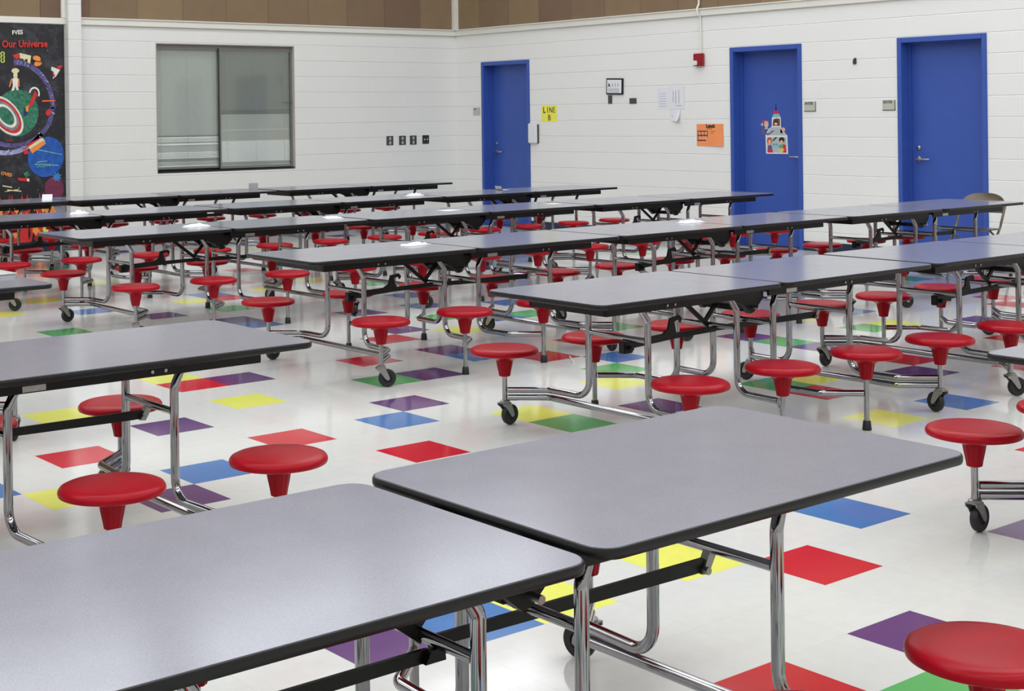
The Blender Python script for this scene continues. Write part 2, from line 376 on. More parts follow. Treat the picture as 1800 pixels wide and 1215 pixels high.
# ------------------------------------------------------------------ doors
def door(n, y0, y1, hy, hdir, deadbolt):
    XD = XW+.15; fwid = .052
    bm = NB(); box(bm, XD, XD+.045, y0+fwid-.004, y1-fwid+.004, .008, DH-fwid, .002)
    d = mesh_obj('door_%d' % n, bm, blue); struct(d)
    bm = NB()
    for a, b in ((y0, y0+fwid), (y1-fwid, y1)): box(bm, XW-.012, XD+.05, a, b, 0, DH, .003)
    box(bm, XW-.012, XD+.05, y0+fwid, y1-fwid, DH-fwid, DH, .003)
    s = .016                                                     # the stop behind the frame
    box(bm, XD-.03, XD-.001, y0+fwid, y0+fwid+s, 0, DH-fwid, .001); box(bm, XD-.03, XD-.001, y1-fwid-s, y1-fwid, 0, DH-fwid, .001)
    box(bm, XD-.03, XD-.001, y0+fwid+s, y1-fwid-s, DH-fwid-s, DH-fwid, .001)
    mesh_obj('door_frame', bm, blue, d)
    bm = NB(); box(bm, XW-.1, XD+.05, y0+fwid, y1-fwid, 0, .006)
    mesh_obj('threshold', bm, steel, d)
    bm = NB()
    lathe_pts = [(.001, 0), (.03, 0), (.03, .008), (.012, .012), (.012, .05), (.001, .05)]
    prof = bmesh.new(); lathe(prof, lathe_pts, seg=20)
    for v in prof.verts: v.co = Vector((XD-v.co.z, hy+v.co.x, 1.0+v.co.y))
    tmp = bpy.data.meshes.new('t'); prof.to_mesh(tmp); prof.free(); bm.from_mesh(tmp); bpy.data.meshes.remove(tmp)
    tube(bm, fillet([(XD-.048, hy, 1.0), (XD-.055, hy+hdir*.02, 1.0), (XD-.055, hy+hdir*.115, 1.0), (XD-.035, hy+hdir*.135, 1.0)], .012), .009, 10)
    mesh_obj('door_handle', bm, steel, d)
    if deadbolt:
        bm = NB(); prof = bmesh.new(); lathe(prof, [(.001, 0), (.024, 0), (.024, .01), (.016, .016), (.001, .016)], seg=20)
        for v in prof.verts: v.co = Vector((XD-v.co.z, hy+v.co.x, 1.115+v.co.y))
        tmp = bpy.data.meshes.new('t'); prof.to_mesh(tmp); prof.free(); bm.from_mesh(tmp); bpy.data.meshes.remove(tmp)
        mesh_obj('door_lock', bm, steel, d)
    bm = NB()
    for zc in (.25, 1.1, 1.95): 
        yh = y0+fwid if hdir < 0 else y1-fwid
        tube(bm, [(XD-.006, yh, zc-.05), (XD-.006, yh, zc+.05)], .007, 8)
    mesh_obj('hinge', bm, blue, d)
    bm = NB(); box(bm, XD+.06, XD+.08, y0-.05, y1+.05, 0, DH+.05); mesh_obj('backing', bm, ink, d)
door(1, *DOORS[0], 8.99, -1, True)
door(2, *DOORS[1], 3.86, 1, False)
door(3, *DOORS[2], 2.39, -1, True)

# ------------------------------------------------------------------ serving window with blinds
wf = NB()
D = .125
box(wf, WX0, WX0+.012, YW+.001, YW+.2, WZ0, WZ1); box(wf, WX1-.012, WX1, YW+.001, YW+.2, WZ0, WZ1)
box(wf, WX0+.012, WX1-.012, YW+.001, YW+.2, WZ1-.012, WZ1)
win = mesh_obj('window_1', wf, mat('window_jamb_paint', (176, 170, 164), .55, noise=(5, .03)), smooth=False); struct(win)
bm = NB(); box(bm, WX0+.012, WX1-.012, YW+.001, YW+.2, WZ0-.002, WZ0+.02, .003); mesh_obj('window_sill', bm, mat('dark_sill', (30, 34, 36), .35, noise=(9, .08)), win)
alu = mat('aluminium_frame', (150, 152, 148), .35, .8, noise=(30, .04)); darkm = mat('dark_gasket', (52, 54, 54), .5, noise=(30, .05))
bm = NB(); box(bm, WX0+.012, WX1-.012, YW+.06, YW+.16, WZ1-.05, WZ1-.012, .003); mesh_obj('window_track', bm, mat('dull_track', (140, 137, 132), .5, .3, noise=(30, .04)), win)
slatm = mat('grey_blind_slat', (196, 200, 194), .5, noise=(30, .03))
litslat = mat('lit_blind_slat', (250, 252, 250), .45, noise=(30, .03))  # whiter copy of the slat colour, paints in the light on the brighter slats
def sash(xa, xb, y, z0, z1):
    bm = NB()
    for a, b in ((xa, xa+.022), (xb-.022, xb)): box(bm, a, b, y, y+.02, z0, z1, .002)
    for a, b in ((z0, z0+.028), (z1-.02, z1)): box(bm, xa+.022, xb-.022, y, y+.02, a, b, .002)
    mesh_obj('window_frame', bm, alu, win)
    bm = NB(); box(bm, xa+.022, xb-.022, y+.008, y+.012, z0+.028, z1-.02)
    g = bpy.data.materials.get('window_glass')
    if not g:
        g = bpy.data.materials.new('window_glass'); g.use_nodes = True; nt = g.node_tree
        for nd in list(nt.nodes): nt.nodes.remove(nd)
        o = nt.nodes.new('ShaderNodeOutputMaterial'); mix = nt.nodes.new('ShaderNodeMixShader'); tr = nt.nodes.new('ShaderNodeBsdfTransparent'); gl = nt.nodes.new('ShaderNodeBsdfGlossy')
        gl.inputs['Roughness'].default_value = .06; tr.inputs[0].default_value = (.985, .995, .99, 1); gl.inputs[0].default_value = (.9, .95, .92, 1)
        fr = nt.nodes.new('ShaderNodeFresnel'); fr.inputs[0].default_value = 1.5
        n = nt.nodes.new('ShaderNodeTexNoise'); n.inputs['Scale'].default_value = 3; mp = nt.nodes.new('ShaderNodeMapRange'); mp.inputs['To Min'].default_value = .5; mp.inputs['To Max'].default_value = .7
        nt.links.new(n.outputs['Fac'], mp.inputs['Value']); mu = nt.nodes.new('ShaderNodeMath'); mu.operation = 'MULTIPLY'
        nt.links.new(fr.outputs[0], mu.inputs[0]); nt.links.new(mp.outputs['Result'], mu.inputs[1])
        nt.links.new(mu.outputs[0], mix.inputs[0]); nt.links.new(tr.outputs[0], mix.inputs[1]); nt.links.new(gl.outputs[0], mix.inputs[2]); nt.links.new(mix.outputs[0], o.inputs[0])
    mesh_obj('window_pane', bm, g, win, smooth=False)
sash(WX0+.012, 4.66, YW+.07, WZ0+.045, WZ1-.05); sash(4.64, WX1-.014, YW+.048, WZ0+.03, WZ1-.05)
bm = NB(); box(bm, 4.632, 4.642, YW+.046, YW+.07, WZ0+.03, WZ1-.05); mesh_obj('window_gasket', bm, darkm, win)
bm = NB(); box(bm, 5.55, 5.7, YW+.038, YW+.048, 1.695, 1.70); mesh_obj('window_latch', bm, darkm, win)
# blinds: each slat tilted; tilt changes down the stack as in the photograph
def blind(xa, xb, y, prof, m2):
    bm = NB(); z = WZ1-.09
    while z > WZ0+.08:
        k = 0
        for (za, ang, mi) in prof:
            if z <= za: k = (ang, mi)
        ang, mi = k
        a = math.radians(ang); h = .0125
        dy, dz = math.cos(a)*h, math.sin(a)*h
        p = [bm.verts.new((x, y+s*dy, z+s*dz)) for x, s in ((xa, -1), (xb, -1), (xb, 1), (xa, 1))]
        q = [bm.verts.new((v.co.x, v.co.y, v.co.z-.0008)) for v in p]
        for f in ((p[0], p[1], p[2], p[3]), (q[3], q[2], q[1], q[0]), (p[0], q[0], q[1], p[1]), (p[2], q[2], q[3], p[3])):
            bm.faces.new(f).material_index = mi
        z -= .0205
    b = mesh_obj('window_blind', bm, None, win, smooth=False, mats=[slatm, litslat])
    bm = NB(); box(bm, xa, xb, y-.014, y+.014, WZ1-.085, WZ1-.055, .003); box(bm, xa, xb, y-.012, y+.012, WZ0+.05, WZ0+.068, .003); mesh_obj('blind_rail', bm, slatm, b)
    bm = NB()
    for x in (xa+.09, (xa+xb)/2, xb-.09): tube(bm, [(x, y-.016, WZ0+.06), (x, y-.016, WZ1-.07)], .0014, 6)
    mesh_obj('blind_cord', bm, slatm, b)
blind(WX0+.02, 4.67, YW+.108, [(9, -84, 0), (1.31, -30, 0), (1.275, 50, 1), (1.25, -50, 0), (1.235, 50, 1), (1.215, -50, 0), (1.2, 55, 1), (1.18, 88, 0), (1.1, 55, 1), (1.02, -60, 0), (.97, 86, 0), (.93, 55, 1)], litslat)
blind(4.67, WX1-.03, YW+.088, [(9, -52, 0), (1.62, -44, 0), (1.56, -80, 0), (1.36, 70, 0), (1.22, 62, 1), (.96, 50, 0)], litslat)
bm = NB(); box(bm, WX0-.1, WX1+.1, YW+.2, YW+.22, WZ0-.1, WZ1+.1); mesh_obj('backing', bm, mat('dim_kitchen_wall', (120, 124, 120), .8, noise=(3, .05)), win)

# ------------------------------------------------------------------ cafeteria stool table (built once, then copied)
HL, HW, TOP, BT = 1.205, .381, .697, .0235
XS = {'outer': .905, 'inner': .305}
def hermite(): pass
def make_tops(root):
    for s in (-1, 1):
        xa, xb = (.008, HL) if s > 0 else (-HL, -.008)
        bm = NB(); prism(bm, rrect(xa+.004, xb-.004, -HW+.004, HW-.004, .05, 8), TOP-BT+.002, TOP, 'xy')
        bmesh.ops.bevel(bm, geom=[e for e in bm.edges if all(v.co.z > TOP-.001 for v in e.verts)], offset=.0012, segments=1, affect='EDGES')
        t = mesh_obj('tabletop', bm, lam, root)
        # rounded vinyl edge swept round the top
        path = rrect(xa, xb, -HW, HW, .054, 8); inn = rrect(xa+.005, xb-.005, -HW+.005, HW-.005, .049, 8)
        bm = NB(); rings = []
        for (px, py), (qx, qy) in zip(path, inn):
            nx, ny = (px-qx)/.005, (py-qy)/.005
            prof = [(0, -.0006), (.0035, -.0018), (.0055, -.006), (.006, -BT/2), (.0055, -BT+.005), (.0035, -BT+.001), (0, -BT)]
            rings.append([bm.verts.new((qx+nx*d, qy+ny*d, TOP+z)) for d, z in prof])
        n = len(rings)
        for i in range(n):
            a, b = rings[i], rings[(i+1) % n]
            for k in range(len(a)): bm.faces.new((a[k], b[k], b[(k+1) % len(a)], a[(k+1) % len(a)]))
        mesh_obj('edge_band', bm, band, t)
def make_apron(root):
    z0, z1 = .621, TOP-BT-.0003
    for s in (-1, 1):
        bm = NB(); x0, x1 = sorted((s*.03, s*1.05)); th = .012; yy = .238
        box(bm, x0, x1, -yy-th, -yy, z0, z1, .002); box(bm, x0, x1, yy, yy+th, z0, z1, .002)
        xe = x1 if s > 0 else x0
        e0, e1 = sorted((xe, xe-s*th)); box(bm, e0, e1, -yy, yy, z0, z1, .002)
        e0, e1 = sorted((s*.03, s*(.03+th))); box(bm, e0, e1, -yy, yy, z0+.02, z1, .002)
        a = mesh_obj('apron', bm, black, root)
        bm = NB()
        for side in (-1, 1):
            for xx in (.62, .67):
                t = bmesh.new(); lathe(t, [(.001, 0), (.006, 0), (.006, .004), (.001, .004)], seg=10)
                for v in t.verts: v.co = Vector((s*xx+v.co.x, side*(yy+th+v.co.z), .638+v.co.y))
                me = bpy.data.meshes.new('t'); t.to_mesh(me); t.free(); bm.from_mesh(me); bpy.data.meshes.remove(me)
            if s > 0: box(bm, .16, .24, side*(yy+th)-.002, side*(yy+th)+.004, .625, .645, .001)
        mesh_obj('bolt', bm, steel, a)
def make_frames(root):
    for s in (-1, 1):
        for kind in ('outer', 'inner'):
            xs = s*XS[kind]; xu = xs-s*.172
            for sy in (-1, 1):
                bm = NB()
                pts = fillet([(xs-s*.008, sy*.583, .172), (xs-s*.155, sy*.452, .172), (xu, sy*.19, .172), (xu, sy*.19, .565), (xu+s*.062, sy*.17, TOP-BT-.0005)],
                             [0, .05, .075, .03, 0], 7)
                tube(bm, pts, .0155, 14)
                mesh_obj('leg', bm, chrome, root)
            bm = NB(); tube(bm, [(xu, -.178, .478), (xu, .178, .478)], .0125, 12)
            mesh_obj('crossbar', bm, chrome, root)
            if kind == 'outer':
                bm = NB(); pts = fillet([(xs-s*.008, .583, .136), (xs-s*.155, .452, .136), (xs-s*.155, -.452, .136), (xs-s*.008, -.583, .136)], .05, 6)
                tube(bm, pts, .0155, 14); mesh_obj('base_tube', bm, chrome, root)
            else:
                # mounting pads that carry the inner legs
                bm = NB(); box(bm, xu-.03+s*.062, xu+.03+s*.062, -.19, .19, TOP-BT-.006, TOP-BT-.001, .001); mesh_obj('mounting_plate', bm, black, root)
SEATP = [(.001, .381), (.06, .3805), (.12, .3795), (.148, .377), (.159, .372), (.1645, .364), (.165, .356), (.163, .350), (.157, .347), (.12, .341), (.085, .335), (.06, .328), (.05, .320),
         (.0415, .3155), (.037, .29), (.031, .262), (.0275, .2405), (.024, .238), (.001, .238)]
def make_stools(root):
    rnd = random.Random(3)
    for s in (-1, 1):
        for kind in ('outer', 'inner'):
            for sy in (-1, 1):
                x, y = s*XS[kind], sy*.595
                bm = NB(); lathe(bm, SEATP, x, y, seg=48, flute=(.07, .3155))
                st = mesh_obj('stool', bm, redp, root)
                bm = NB(); tube(bm, [(x, y, .035 if kind == 'inner' else .118), (x, y, .25)], .0125, 14)
                mesh_obj('stool_post', bm, chrome, st)
                if kind == 'inner':
                    bm = NB(); lathe(bm, [(.001, .0005), (.021, .0005), (.0215, .004), (.0175, .042), (.015, .045), (.001, .045)], x, y, seg=20)
                    mesh_obj('rubber_foot', bm, rubber, st)
                else:
                    a = rnd.uniform(-.9, .9)+(0 if s < 0 else 1.6)
                    R = Matrix.Rotation(a, 4, 'Z'); Tm = Matrix.Translation((x, y, 0))
                    bm = NB(); lathe(bm, [(.001, .112), (.024, .112), (.024, .118), (.016, .124), (.001, .124)], 0, 0, seg=20)
                    for yy in (-.022, .0185):
                        prism(bm, [(-.03, .112), (.02, .112), (.026, .095), (.042, .06), (.044, .045), (.034, .038), (.022, .045), (-.012, .088), (-.03, .1)], yy, yy+.0035)
                    box(bm, -.03, .022, -.022, .022, .1085, .1125, .001)
                    bm.transform(Tm @ R); mesh_obj('caster_fork', bm, zinc, st)
                    bm = NB(); cx, cz, r, hw = .032, .0505, .05, .0145
                    lathe(bm, [(.001, -hw*.5), (.022, -hw*.5), (.024, -hw*.9), (r-.006, -hw), (r-.001, -hw*.6), (r, 0), (r-.001, hw*.6), (r-.006, hw), (.024, hw*.9), (.022, hw*.5), (.001, hw*.5)], cx, cz, seg=28, axis='y')
                    bm.transform(Tm @ R); mesh_obj('caster_wheel', bm, rubber, st)
def make_links(root):
    xo, xi = XS['outer']-.172, XS['inner']-.172
    bm = NB()
    prism(bm, [(-xo-.02, .452), (-xo-.02, .41), (-xo+.02, .425), (-.42, .441), (-xi+.01, .447), (-xi+.01, .472), (-.40, .468), (-.415, .52), (-.385, .53), (-.37, .512), (-.36, .53), (-.375, .548), (-.44, .54), (-.455, .49), (-.49, .47), (-xo+.03, .462)], -.055, -.045)
    mesh_obj('latch_bar', bm, black, root)
    bm = NB(); box(bm, -xo-.025, -xo+.03, -.07, -.03, .408, .462, .003)
    t = bmesh.new(); lathe(t, [(.001, -.09), (.011, -.09), (.011, -.02), (.001, -.02)], -xo+.005, .432, seg=12, axis='y'); me = bpy.data.meshes.new('t'); t.to_mesh(me); t.free(); bm.from_mesh(me)
    mesh_obj('bracket', bm, black, root)
    bm = NB(); prism(bm, [(-.1, .438), (-.1, .462), (xo-.03, .46), (xo-.01, .447), (xo-.02, .43), (xo-.06, .428)], .0, .009); mesh_obj('link_bar', bm, black, root)
    bm = NB(); prism(bm, [(xo-.04, .425), (xo-.018, .422), (xo+.012, .47), (xo-.008, .482)], -.006, .016)
    t = bmesh.new(); lathe(t, [(.001, -.016), (.009, -.016), (.009, .026), (.001, .026)], xo-.028, .433, seg=12, axis='y'); me = bpy.data.meshes.new('t'); t.to_mesh(me); t.free(); bm.from_mesh(me)
    mesh_obj('clevis', bm, zinc, root)
    bm = NB()
    for p, q, yy in (((-xi, .47), (-.38, .655), -.02), ((-xi, .47), (.03, .64), .015)):
        d = Vector((q[0]-p[0], 0, q[1]-p[1])).normalized(); n = Vector((-d.z, 0, d.x))*.011
        prism(bm, [(p[0]+n.x, p[1]+n.z), (p[0]-n.x, p[1]-n.z), (q[0]-n.x, q[1]-n.z), (q[0]+n.x, q[1]+n.z)], yy, yy+.01)
    mesh_obj('brace', bm, black, root)
    bm = NB()
    for yy in (-.16, .13): prism(bm, [(-.14, .66), (.1, .66), (.1, .6), (.03, .535), (.005, .53), (-.05, .575), (-.14, .61)], yy, yy+.03)
    box(bm, -.02, .03, -.13, .13, .54, .565, .003)
    h = mesh_obj('hinge_bracket', bm, black, root)
    bm = NB(); tube(bm, [(-.12, -.2, .635), (-.12, .2, .635)], .011, 12); tube(bm, [(.02, -.2, .56), (.02, .2, .56)], .009, 12); mesh_obj('pivot_rod', bm, steel, h)

def copy_tree(o, parent=None):
    c = o.copy(); COL.objects.link(c); c.parent = parent
    for ch in list(o.children): copy_tree(ch, c)
    return c
proto = empty('cafeteria_table'); make_tops(proto); make_apron(proto); make_frames(proto); make_stools(proto); make_links(proto)
TZ = TOP
ROWS = [  # x, y, label
 (-2.53, -3.935, 'grey folding table with red stools, nearest the camera at bottom left', 'n'),
 (1.16, -3.935, 'grey table with red stools cut off by the right edge, beside the nearest table'),
 (-2.74, -1.485, 'grey folding table with red stools at left edge, just behind the nearest table'),
 (1.08, -1.49, 'grey folding table with red stools in the centre right, second row, its left end free'),
 (3.53, -1.49, 'grey table of the second row, end to end with the centre right one'),
 (5.98, -1.49, 'grey folding table at the right edge, last of its row towards the blue doors'),
 (-2.69, .93, 'grey folding table at the left edge whose corner with a tray pokes into view'),
 (1.21, .9, 'grey table with crumpled napkin at its middle, first of third row, left end free'),
 (3.64, .9, 'grey table in the middle of the third row, a paper scrap at its centre seam'),
 (6.08, .89, 'grey folding table beside the tan folding chair, third row'),
 (.95, 3.38, 'grey folding table at left end of the fourth row, white napkin by its seam'),
 (3.4, 3.38, 'grey folding table in the middle of the fourth row, flat white sheet on it'),
 (5.84, 3.37, 'grey folding table at the right end of the fourth row, before the middle blue door'),
 (.9, 5.47, 'grey folding table at left end of the fifth row, before the painted mural'),
 (3.34, 5.47, 'grey folding table in the middle of the fifth row, below the window'),
 (5.78, 5.47, 'grey folding table at right end of the fifth row, before the corner blue door'),
 (.45, 7.85, 'grey folding table of the back row, standing right before the mural'),
 (2.88, 7.85, 'grey folding table of the back row with a small clear box on its end'),
 (5.37, 7.85, 'grey folding table at the right end of the back row, below the wall outlets'),
]
tables = []
for k, row in enumerate(ROWS):
    t = proto if k == 0 else copy_tree(proto)
    t.location = (row[0], row[1], 0)
    tag(t, row[2], 'table', 'folding cafeteria tables with attached red stools')
    tables.append(t)
plainbar = NB(); prism(plainbar, [(-.79, .438), (-.79, .4645), (-.15, .4645), (-.128, .458), (-.128, .448), (-.15, .438)], -.055, -.046); prism(plainbar, [(-.165, .44), (-.115, .44), (-.118, .4652), (-.15, .4652)], -.07, -.0555)
_o = mesh_obj('latch_bar', plainbar, black); _me = _o.data; bpy.data.objects.remove(_o)
for ch in tables[0].children:
    if ch.name.startswith('latch_bar'): ch.data = _me
# the left leaf of the nearest table sits a little lower than its mate
for ch in tables[0].children:
    if ch.name.startswith('tabletop') and ch.data.vertices[0].co.x < 0: ch.location.z = -.012

# ------------------------------------------------------------------ things lying on the tables
def crumple(name, x, y, sx, sy, h, seed, rz, label, cat='napkin', m=paper):
    r = random.Random(seed); n = 9; bm = NB(); g = []
    for i in range(n):
        row = []
        for j in range(n):
            u, v = i/(n-1)-.5, j/(n-1)-.5
            e = max(0, 1-2*max(abs(u), abs(v)))
            z = h*(.25+.75*r.random())*(e**.5 if e > 0 else 0)+.0022
            row.append(bm.verts.new((u*sx+r.uniform(-1, 1)*sx*.04, v*sy+r.uniform(-1, 1)*sy*.04, z)))
        g.append(row)
    for i in range(n-1):
        for j in range(n-1): bm.faces.new((g[i][j], g[i+1][j], g[i+1][j+1], g[i][j+1]))
    ex = bmesh.ops.extrude_face_region(bm, geom=bm.faces[:])
    for v in [e for e in ex['geom'] if isinstance(e, bmesh.types.BMVert)]: v.co.z = max(.0006, v.co.z-.0018) 
    o = mesh_obj(name, bm, m); o.location = (x, y, TZ); o.rotation_euler = (0, 0, rz)
    return tag(o, label, cat)
def sheet(name, x, y, sx, sy, rz, label, cat='paper', m=paper, lift=.0):
    n = 8; bm = NB(); g = []
    for i in range(n):
        row = []
        for j in range(n):
            u, v = i/(n-1)-.5, j/(n-1)-.5
            z = .0012+lift*(max(0, -u-.2)/.3)**2
            row.append(bm.verts.new((u*sx, v*sy, z)))
        g.append(row)
    for i in range(n-1):
        for j in range(n-1): bm.faces.new((g[i][j], g[i+1][j], g[i+1][j+1], g[i][j+1]))
    ex = bmesh.ops.extrude_face_region(bm, geom=bm.faces[:])
    for v in [e for e in ex['geom'] if isinstance(e, bmesh.types.BMVert)]: v.co.z -= .0008
    o = mesh_obj(name, bm, m); o.location = (x, y, TZ); o.rotation_euler = (0, 0, rz)
    return tag(o, label, cat)
# folded card standing up on the back left table
bm = NB(); prism(bm, [(-.04, .0005), (.02, .06), (.026, .058), (.06, .0005), (.056, .0005), (.021, .052), (-.034, .0005)], -.05, .05)
o = mesh_obj('folded_card', bm, paper, smooth=False); o.location = (1.52, 7.74, TZ); o.rotation_euler = (0, 0, 1.1); tag(o, 'white folded card standing on the back row table in front of the mural', 'card')
crumple('napkin', .84, 5.45, .17, .1, .045, 1, .4, 'crumpled white napkin on the fifth row table, left of the joint near the mural')
crumple('napkin', .85, 3.4, .2, .11, .03, 2, .1, 'crumpled white napkin on the fourth row left table beside its seam')
crumple('napkin', 2.07, 3.4, .22, .13, .02, 3, 1.2, 'flattened white napkin at the joint of the left and middle fourth row tables')
crumple('napkin', 4.46, 5.48, .2, .12, .035, 4, .2, 'small white napkin on the middle fifth row table, below the outlets')
crumple('napkin', 1.06, .98, .2, .1, .022, 6, .2, 'crumpled napkin on the third row table, pressed against its seam')
crumple('napkin', 3.6, 1.0, .2, .12, .028, 8, .0, 'white napkin scrap on the middle third row table beside its seam')
sheet('paper_sheet', 5.75, 5.62, .18, .08, .3, 'white paper with one corner curled up, on the table before the corner door', lift=.045)
sheet('paper_sheet', 3.28, 3.42, .2, .14, .2, 'flat white paper on the middle fourth row table')
sheet('paper_sheet', 4.47, 3.42, .16, .1, .1, 'small flat white paper at the right end of the middle fourth row table')
# small clear box
bm = NB(); s = .036
for a in ((-s, s, -s, -s+.004, 0, .075), (-s, s, s-.004, s, 0, .075), (-s, -s+.004, -s+.004, s-.004, 0, .075), (s-.004, s, -s+.004, s-.004, 0, .075), (-s+.004, s-.004, -s+.004, s-.004, 0, .004)): box(bm, *a)
o = mesh_obj('plastic_container', bm, mat('clear_plastic', (214, 216, 218), .2, trans=.55, noise=(5, .02)), smooth=False)
o.location = (4.0, 7.86, TZ+.0005); o.rotation_euler = (0, 0, .3); tag(o, 'small clear square plastic container on a back row table under the window', 'container')
# tray at the left edge
bm = NB(); prism(bm, rrect(-.21, .21, -.15, .15, .03), .0006, .008, 'xy'); ins = rrect(-.21, .21, -.15, .15, .03); inn = rrect(-.195, .195, -.135, .135, .022)
va = [bm.verts.new((x, y, .02)) for x, y in rrect(-.215, .215, -.155, .155, .033)]; vb = [bm.verts.new((x, y, .008)) for x, y in rrect(-.205, .205, -.145, .145, .03)]
for i in range(len(va)): bm.faces.new((va[i], va[(i+1) % len(va)], vb[(i+1) % len(vb)], vb[i]))
o = mesh_obj('lunch_tray', bm, mat('pale_grey_tray', (196, 198, 196), .35, noise=(12, .04))); o.location = (-1.72, 1.12, TZ); o.rotation_euler = (0, 0, .05); tag(o, 'pale grey lunch tray on the table end at the left edge', 'tray')

bm = NB(); tube(bm, [(1.62, .155, .0042), (1.765, .345, .0042)], .004, 8)
tag(mesh_obj('drinking_straw', bm, paper), 'thin white straw lying on a red floor tile behind a stool', 'straw')
# ------------------------------------------------------------------ folding chair
ch = empty('folding_chair', (7.5, 1.08, 0)); tag(ch, 'tan metal folding chair between the table end and the right-hand blue door', 'chair')
# local: +x is behind the sitter, y across
bm = NB(); n = 14; pts = []
outl = []
for k in range(n+1):
    a = PI*k/n; outl.append((.215*math.copysign(abs(math.cos(a))**.8, math.cos(a)), .628+.115*(math.sin(a))**.85))
outl = outl+[(-.21, .57), (.21, .57)]
g0 = [bm.verts.new((.045+.03*(1-(y/.21)**2)+(z-.6)*.18, y, z)) for y, z in outl]; g1 = [bm.verts.new((v.co.x+.008, v.co.y*1.0, v.co.z)) for v in g0]
c0 = bm.verts.new((.085, 0, .65)); c1 = bm.verts.new((.093, 0, .65)); m_ = len(outl)
for i in range(m_):
    j = (i+1) % m_
    bm.faces.new((g0[i], g0[j], c0)); bm.faces.new((g1[j], g1[i], c1)); bm.faces.new((g0[i], g1[i], g1[j], g0[j]))
mesh_obj('backrest', bm, tan, ch)
bm = NB(); prism(bm, rrect(-.36, .02, -.195, .195, .06), .425, .437, 'xy'); bmesh.ops.bevel(bm, geom=bm.edges[:], offset=.003, segments=1, affect='EDGES'); mesh_obj('seat', bm, tan, ch)
for sy in (-1, 1):
    bm = NB(); tube(bm, fillet([(-.33, sy*.215, .01), (-.02, sy*.215, .46), (.06, sy*.215, .64), (.07, sy*.2, .66)], .05), .011, 10); mesh_obj('front_leg', bm, tan, ch)
    bm = NB(); tube(bm, fillet([(.16, sy*.2, .01), (.02, sy*.2, .3), (-.16, sy*.2, .42)], .04), .010, 10); mesh_obj('rear_leg', bm, tan, ch)
    bm = NB()
    for xx in (-.33, .16): lathe(bm, [(.001, 0), (.015, 0), (.015, .02), (.001, .02)], xx, sy*(.215 if xx < 0 else .2), seg=12)
    mesh_obj('rubber_foot', bm, rubber, ch)
bm = NB(); tube(bm, [(.105, -.2, .12), (.105, .2, .12)], .008, 8); tube(bm, [(-.255, -.215, .12), (-.255, .215, .12)], .008, 8); mesh_obj('crossbar', bm, tan, ch)

# ------------------------------------------------------------------ lettering
def text(s, size, m, parent, place, depth=.0012, name='lettering', bold=0.0, sx=1.0, align='LEFT', res=2):
    """place(u, v, d) maps text-plane coordinates to the world"""
    cu = bpy.data.curves.new('t', 'FONT'); cu.body = s; cu.size = size; cu.extrude = depth/2; cu.offset = bold; cu.align_x = align; cu.resolution_u = res
    o = bpy.data.objects.new('t', cu); COL.objects.link(o)
    dg = bpy.context.evaluated_depsgraph_get(); me = bpy.data.meshes.new_from_object(o.evaluated_get(dg))
    bpy.data.objects.remove(o); bpy.data.curves.remove(cu)
    for v in me.vertices: v.co = Vector(place(v.co.x*sx, v.co.y, v.co.z+depth/2))
    me.materials.clear(); me.materials.append(m); me.name = name
    ob = bpy.data.objects.new(name, me); COL.objects.link(ob)
    if parent: ob.parent = parent
    return ob
def onR(y0, z0, off=.0, th=0.0, X=XW):   # on the wall with the doors: u runs towards -y
    return lambda u, v, d: (X-off-d, y0-(u*math.cos(th)-v*math.sin(th)), z0+u*math.sin(th)+v*math.cos(th))
def onL(x0, z0, off=.0, th=0.0):         # on the wall with the window: u runs towards +x
    return lambda u, v, d: (x0+u*math.cos(th)-v*math.sin(th), YW-off-d, z0+u*math.sin(th)+v*math.cos(th))
def plate(name, place, w, h, d, m, parent=None, bev=.0, mats=None):
    bm = NB(); box(bm, 0, w, 0, h, 0, d, bev)
    for v in bm.verts: v.co = Vector(place(*v.co))
    return mesh_obj(name, bm, m, parent, mats=mats)
def poly(name, place, pts, d0, d1, m, parent):
    bm = NB(); prism(bm, pts, d0, d1, 'xy')
    for v in bm.verts: v.co = Vector(place(*v.co))
    return mesh_obj(name, bm, m, parent, smooth=False)
def disc(cx, cy, rx, ry=None, n=24, a0=0, a1=2*PI, th=0):
    ry = ry or rx; out = []
    full = abs(a1-a0-2*PI) < 1e-6
    for k in range(n if full else n+1):
        a = a0+(a1-a0)*k/n; x, y = rx*math.cos(a), ry*math.sin(a)
        out.append((cx+x*math.cos(th)-y*math.sin(th), cy+x*math.sin(th)+y*math.cos(th)))
    return out
def arcband(cx, cy, r0, r1, a0, a1, n=40, sq=1.0, th=0):
    o = [(r1*math.cos(a0+(a1-a0)*k/n), r1*sq*math.sin(a0+(a1-a0)*k/n)) for k in range(n+1)]
    i = [(r0*math.cos(a1+(a0-a1)*k/n), r0*sq*math.sin(a1+(a0-a1)*k/n)) for k in range(n+1)]
    return [(cx+x*math.cos(th)-y*math.sin(th), cy+x*math.sin(th)+y*math.cos(th)) for x, y in o+i]

# yellow LINE B sheet
p = onR(7.904, 1.405, .0005); o = plate('paper_sign', p, .295, .215, .0015, mat('yellow_paper', (240, 232, 92), .75, noise=(10, .03))); tag(o, 'yellow paper sign reading LINE B beside the corner blue door', 'sign')
q = onR(7.904, 1.405, .002)
[text(c_, .105, ink, o, lambda u, v, d, x_=x_: q(u+x_, v+.12, d), bold=b_, sx=.85) for c_, x_, b_ in (('L', .03, .003), ('I', .105, .001), ('N', .145, .001), ('E', .218, .0))]
text('B', .105, ink, o, lambda u, v, d: q(u+.12, v+.02, d), bold=.0005)
